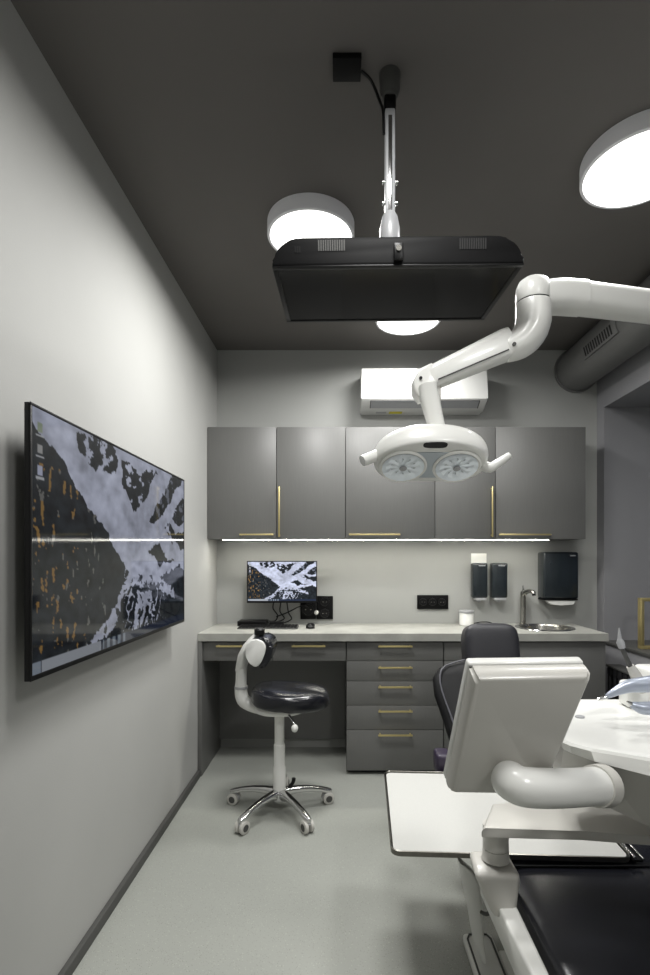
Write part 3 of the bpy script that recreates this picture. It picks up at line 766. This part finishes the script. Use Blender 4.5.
# ------------------------------------------------------------------ patient chair
CX = .725
t = thing('dental_chair', 'black leather dental treatment chair seen from its foot end at the lower right', 'dental chair', (CX, 1.6, 0))
def cushion(y0, y1, z0, z1, hw, n=4, corner=.07):
    """rounded slab"""
    cy, cz = (y0+y1)/2, (z0+z1)/2
    return MB().superell((CX,cy,cz), (hw,(y1-y0)/2,(z1-z0)/2), .28, .18, None, 28, 96)
obj('legrest', cushion(.30, 1.46, .372, .47, .262), LEATHER, t)
obj('seat', cushion(1.465, 2.16, .372, .47, .262), LEATHER, t)
sp = MB(); rings = []
back = [(2.10,.45,.20),(2.14,.50,.235),(2.19,.55,.25),(2.26,.63,.268),(2.33,.72,.293),(2.375,.785,.293),(2.40,.825,.262),(2.415,.85,.17),(2.42,.858,.09)]
pn = []
for i, (y, z, hw) in enumerate(back):
    d = Vector((0, back[min(i+1,8)][0]-back[max(i-1,0)][0], back[min(i+1,8)][1]-back[max(i-1,0)][1])).normalized()
    nn = Vector((0, -d.z, d.y)); th_ = .045 if i < 7 else .03
    rings.append([Vector((CX,y,z))+Vector((hw*math.copysign(abs(math.cos(q))**.45, math.cos(q)),0,0))+nn*(th_*math.copysign(abs(math.sin(q))**.6, math.sin(q))) for q in [2*PI*k/48 for k in range(48)]])
    pn.append((Vector((CX-hw+.028,y,z))+nn*.043, Vector((CX+hw-.028,y,z))+nn*.043))
sp.loft(rings)
bk = obj('backrest', sp, LEATHERB, t)
for s in (0, 1):
    obj('piping', MB().tube([p[s] for p in pn[1:-2]]+[pn[-2][s]], .004, 8, 1), PIPING, bk)
hr = MB()
def hfn(p):
    q = p.copy(); q.x *= 1
    e = max(0, abs(q.x)-.095)/.045
    k = 1+.035*math.sin(math.atan2(q.z, q.y)*16)*min(1,e*1.2)
    q.y *= k; q.z *= k
    return q
obj('headrest', MB().superell((CX+.002, 2.46, .915), (.132,.066,.118), .5, .34, Matrix.Rotation(math.radians(-14),3,'X'), 30, 96, hfn), LEATHERM, t, 'charcoal pillow headrest')
obj('headrest_bracket', MB().box(CX-.05,CX+.05,2.50,2.53,.76,.90,.004), GREYM, t)
obj('back_frame', MB().hexa([(CX-.16,2.16,.42),(CX+.16,2.16,.42),(CX+.16,2.22,.40),(CX-.16,2.22,.40)],[(CX-.13,2.44,.80),(CX+.13,2.44,.80),(CX+.13,2.50,.78),(CX-.13,2.50,.78)],.01), WHITE, t)
for s in (-1, 1):
    obj('armrest', MB().superell((CX+s*.302, 2.10, .505), (.034,.05,.042), .35, .45, None, 20, 40), PURPLE, t, 'purple armrest')
obj('seat_frame', MB().box(CX-.20,CX+.20,.60,2.12,.31,.371,.012), GREYP, t)
obj('lift_column', MB().box(CX-.13,CX+.13,1.30,1.62,.06,.309,.02), WHITE, t)
bp = MB().box(.425,.528,.80,1.768,.0005,.038,.012,3).box(.528,1.02,1.10,1.70,.0005,.030,.008)
bs = obj('base_plate', bp, WHITE, t)
obj('base_rim', MB().tube([(.436,.80,.039),(.436,1.735,.039),(.446,1.755,.039),(.506,1.755,.039),(.516,1.735,.039),(.516,.80,.039)], .0035, 8), GREYM, bs)
# white side rail with the bracket the delivery arm stands on
obj('side_rail', MB().hexa([(.412,.62,.362),(.446,.62,.362),(.458,1.50,.352),(.412,1.50,.352)],[(.420,.62,.452),(.440,.62,.452),(.452,1.44,.462),(.395,1.44,.462)],.008,3), WHITE, t)
obj('arm_bracket', MB().hexa([(.392,1.28,.43),(.448,1.28,.43),(.448,1.42,.40),(.398,1.42,.40)],[(.335,1.27,.548),(.458,1.27,.548),(.452,1.375,.556),(.345,1.375,.556)],.016,3), GREYP, t)
fin = MB(); rings = []
for (ul, ur, v, y) in ((458.5,463,861,1.66),(459.5,472,868,1.665),(461,478,877,1.67),(464,480,890,1.672),(467.5,481,905,1.67),(470,482,920,1.665),(473,483,938,1.655),(478,484.5,954,1.645),(480,484.5,958,1.64)):
    a, b = P(ul, v, y), P(ur, v, y); c = (a+b)/2; w_ = (b-a).length/2
    rings.append([c+Vector((w_*math.copysign(abs(math.cos(q))**.7, math.cos(q)), .022*math.sin(q)-.012*math.cos(q), 0)) for q in [2*PI*k/20 for k in range(20)]])
fin.loft(rings); obj('fin_cover', fin, WHITE, t)
obj('hose', MB().tube([P(481,912,1.62),P(487,914,1.6),P(493,909,1.58),P(497,902,1.56),P(493,895,1.57)], .006, 10, 2), GREYM, t)

# tray on the seat
a3 = math.radians(-2.8)
tc = Vector((.506, 1.741, .4715))
def tr(x, y, z): return tc+Vector((x*math.cos(a3)-y*math.sin(a3), x*math.sin(a3)+y*math.cos(a3), z))
def rrect(hx, hy, r, n=6):
    pts = []
    for (sx_, sy_, a0) in ((1,1,0),(-1,1,90),(-1,-1,180),(1,-1,270)):
        for k in range(n+1):
            a = math.radians(a0+90*k/n); pts.append((sx_*(hx-r)+r*math.cos(a), sy_*(hy-r)+r*math.sin(a)))
    return pts
t = thing('instrument_tray', 'large shallow metal tray lined with white paper lying across the chair seat', 'tray', tuple(tc))
hx, hy = .347, .283
m = MB()
m.loft([[tr(x,y,z) for x,y in rrect(hx-d,hy-d,max(.03-d,.004))] for (d, z) in ((.010,.0),(.001,.004),(.0,.019),(.003,.0205),(.005,.019),(.007,.006),(.016,.004))])
obj('pan', m, TRAYM, t)
obj('paper_liner', MB().loft([[tr(x,y,z) for x,y in rrect(hx-.009,hy-.009,.022)] for z in (.0065,.0145)]), OFFW, t)
for (x, z) in ((hx+.006,.016),(hx+.03,.012)):
    obj('side_rail', MB().tube([tr(x,-hy+.005,z),tr(x,-.05,z),tr(x,hy-.02,z)], .0042, 10), CHROME, t)
obj('rail_bracket', MB().hexa([tr(hx+.001,-hy+.01,.002),tr(hx+.03,-hy+.01,.002),tr(hx+.03,hy-.02,.002),tr(hx+.001,hy-.02,.002)],[tr(hx+.001,-hy+.01,.008),tr(hx+.03,-hy+.01,.008),tr(hx+.03,hy-.02,.008),tr(hx+.001,hy-.02,.008)]), BLACKM, t)

# ------------------------------------------------------------------ delivery unit
t = thing('delivery_unit', 'white dental delivery unit with instrument top, swing arm and column at the right', 'dental unit', (.41, 1.33, .5565))
obj('swing_column', MB().lathe([(.037,.5565),(.035,.56),(.0335,.584)], (.408,1.33,0), 40), GREYP, t)
obj('column_head', MB().lathe([(.0335,.5855),(.033,.645)], (.408,1.33,0), 40), GREYP, t)
am = MB(); am.prism([(.352,1.262),(.60,1.262),(.92,1.20),(1.02,1.24),(1.02,1.38),(.70,1.43),(.50,1.412),(.42,1.398)],
                    lambda p, s: (p[0],p[1],s), .6455, .668, .007, 3)
obj('swing_arm', am, GREYP, t)
obj('arm_post', MB().lathe([(.06,.668),(.06,.77)], (.88,1.27,0), 36), GREYP, t)
top = [(.507,1.165),(.516,1.138),(.548,1.104),(1.05,.815),(1.15,.9),(1.15,1.50),(.60,1.50),(.545,1.40)]
def off(pl, d):
    cx = sum(p[0] for p in pl)/len(pl); cy = sum(p[1] for p in pl)/len(pl); r = []
    for (x, y) in pl:
        l = math.hypot(x-cx, y-cy); r.append((cx+(x-cx)*(1-d/l), cy+(y-cy)*(1-d/l)))
    return r
bot = [(.56,1.30),(.60,1.19),(.655,1.08),(1.05,.90),(1.12,.97),(1.12,1.42),(.66,1.42),(.58,1.38)]
lip = [(.515,1.166),(.524,1.142),(.556,1.105),(1.052,.79),(1.15,.9),(1.15,1.495),(.605,1.495),(.553,1.40)]
m = MB(); m.loft([[(x,y,.768) for x,y in off(bot,.012)],[(x,y,.774) for x,y in bot],[(x,y,.904-.045*max(0,x-.52)/.5) for x,y in lip]])
obj('body', m, GREYP, t, sharp=14)
m = MB(); m.loft([[(x,y,.9045-.045*max(0,x-.52)/.5) for x,y in lip],[(x,y,.924) for x,y in top],[(x,y,.9295) for x,y in off(top,.006)],[(x,y,.931) for x,y in off(top,.02)],[(x,y,.928) for x,y in off(top,.05)]])
obj('instrument_top', m, WHITEM, t, sharp=14)
obj('instrument_holder', MB().box(.868,1.13,1.41,1.50,.9285,1.036,.012,3).box(.80,.87,1.40,1.46,.9285,1.0,.012,3), WHITE, t)
obj('button', MB().lathe([(.012,-.002),(.012,.002),(.009,.003)], (.63,1.33,.929), 24), GREYL, t)

# screen on the unit, its back to the camera
t = thing('unit_monitor', 'white tilted screen on a curved tube, its back to the viewer, beside the delivery unit', 'monitor', tuple(P(515,790,1.05)))
yt, yb = .99, 1.09
TL, TR, BR, BL = P(469.5,666,yt), P(587.5,664.5,yt), P(537,786,yb), P(445.5,784,yb)
nb = (TR-TL).cross(BL-TL).normalized()
if nb.y > 0: nb = -nb                    # towards the camera
def quad_in(d, o):
    c = (TL+TR+BR+BL)/4
    return [p+(c-p).normalized()*d+nb*o for p in (TL,TR,BR,BL)]
obj('screen_housing', MB().hexa(quad_in(0,-.034), quad_in(0,-.010), .006, 3), WHITE, t)
obj('screen', MB().hexa(quad_in(.018,-.0352), quad_in(.018,-.0341)), GLOSS, t)
obj('gasket', MB().hexa(quad_in(.006,-.010), quad_in(.006,-.0055)), GREYM, t)
mm = MB(); mm.loft([quad_in(.003,-.0055), quad_in(.001,-.003), quad_in(.001,.010), quad_in(.003,.021), quad_in(.011,.031), quad_in(.016,.033)])
bmesh.ops.bevel(mm.bm, geom=[e for e in mm.bm.edges if abs((e.verts[0].co-e.verts[1].co).normalized().dot(nb)) > .3], offset=.006, segments=3, affect='EDGES')
obj('back_cover', mm, GREYP, t)
bz0 = P(516,771,1.08)
obj('mount_boss', MB().tube([bz0+nb*.03, bz0+nb*.052], [.046,.038], 28), GREYP, t)
obj('curved_tube', MB().tube([bz0+nb*.045, P(510,780,1.0), P(521,786,.975), P(545,788,.985), P(575,787.5,1.02), P(596,786,1.06)],
                             [.034,.0365,.0365,.037,.037,.038], 32, 3), WHITE, t)
c0_, c1_ = P(595,786,1.059), P(603,785.5,1.078)
obj('tube_flange', MB().tube([c0_, c1_], [.042,.044], 32), GREYP, t)

# instruments
def instrument(name, pts, rs, m, label, extra=None):
    tt_ = thing(name, label, 'dental instrument', tuple(pts[0]))
    obj('handpiece', MB().tube(pts, rs, 18, 2), m, tt_)
    return tt_
t = thing('syringe_handpiece', 'grey upright syringe handpiece with a bent pointed tip standing in the instrument holder', 'dental instrument', tuple(P(643,690,1.37)))
obj('grip', MB().tube([P(644,691,1.37),P(640,684,1.37),P(635,674,1.37),P(630,666,1.37)], [.013,.0155,.014,.010], 18, 2), GREYP, t)
obj('neck', MB().tube([P(630.5,667,1.37),P(626,657,1.37),P(621,646,1.37)], [.007,.006,.006], 14, 1), GREYM, t)
obj('collar', MB().tube([P(622,648,1.37),P(620.3,642,1.37),P(619.7,639,1.37)], [.009,.010,.006], 16), GREYL, t)
obj('tip', MB().tube([P(619.8,640,1.37),P(619,628,1.37)], [.006,.0018], 12), GREYL, t)
t = thing('suction_arm', 'long blue-grey curved instrument arm reaching over the unit top, upper of two', 'dental instrument', tuple(P(650,688,1.30)))
obj('shaft', MB().tube([P(606,697,1.30),P(616,691.5,1.30),P(630,686,1.30),P(650,684,1.29),P(690,677,1.28),P(735,660,1.40)], [.005,.011,.017,.021,.022,.02], 22, 2), BLUEG, t)
obj('tip', MB().tube([P(597.5,699.5,1.30),P(602,698.2,1.30),P(606.5,697,1.30)], [.003,.0055,.0055], 14), CHROME, t)
t = thing('scaler_handpiece', 'shorter blue-grey handpiece lying low on the unit top, lower of two', 'dental instrument', tuple(P(650,708,1.18)))
obj('shaft', MB().tube([P(631,704,1.18),P(638,707,1.18),P(650,708.5,1.18),P(700,709,1.18),P(740,712,1.19)], [.006,.012,.016,.017,.016], 22, 2), BLUEG, t)
obj('tip', MB().tube([P(627,701.5,1.18),P(631.5,704.3,1.18)], [.002,.006], 12), CHROME, t)

# ------------------------------------------------------------------ by the window
t = thing('radiator', 'black column radiator under the window sill on the right wall', 'radiator', (1.77, 2.7, 0))
for i in range(16):
    y = 3.24-i*.06
    m = MB(); m.box(1.718,1.752,y-.014,y+.014,.12,.64,.008).box(1.782,1.812,y-.014,y+.014,.12,.64,.008)
    m.box(1.7185,1.8115,y-.026,y+.026,.60,.655,.012).box(1.7185,1.8115,y-.026,y+.026,.11,.165,.012)
    obj('section', m, RADI, t)
obj('top_grille', MB().box(1.716,1.814,2.30,3.27,.6555,.668,.003), GREYM, t)
obj('foot', MB().box(1.74,1.79,3.17,3.19,.0005,.1095), RADI, t); obj('foot', MB().box(1.74,1.79,2.39,2.41,.0005,.1095), RADI, t)

t = thing('gold_frame', 'gold metal picture frame standing on the window sill at the right edge', 'picture frame', (1.99, 3.17, ZS))
g = MB(); ga, gb, gz0, gz1 = 1.880, 2.10, ZS+.0005, 1.104
for (a,b,c,d) in ((ga,gb,gz0,gz0+.02),(ga,gb,gz1-.02,gz1),(ga,ga+.02,gz0+.02,gz1-.02),(gb-.02,gb,gz0+.02,gz1-.02)):
    g.box(a,b,3.155,3.195,c,d,.002)
obj('moulding', g, GOLD, t)

# ------------------------------------------------------------------ camera, world, render look
cam = bpy.data.cameras.new('camera'); co = bpy.data.objects.new('camera', cam); COL.objects.link(co)
co.location = (0, 0, CAMZ); co.rotation_euler = (PI/2, 0, 0)
cam.sensor_fit = 'VERTICAL'; cam.sensor_height = 36; cam.sensor_width = 24
cam.lens = 36*F/975
cam.shift_x = -16/975; cam.shift_y = 72.5/975
cam.clip_start = .02
SC.camera = co
w = bpy.data.worlds.new('dusk'); SC.world = w; w.use_nodes = True
bg = w.node_tree.nodes['Background']; bg.inputs['Color'].default_value = (.42,.5,.75,1); bg.inputs['Strength'].default_value = .12
SC.view_settings.view_transform = 'Standard'; SC.view_settings.look = 'None'
SC.view_settings.gamma = 1; SC.view_settings.use_curve_mapping = False
SC.view_settings.exposure = 0.0
SC.cycles.max_bounces = 10; SC.cycles.diffuse_bounces = 6; SC.cycles.glossy_bounces = 5
SC.cycles.sample_clamp_indirect = 6
SC.cycles.use_denoising = True
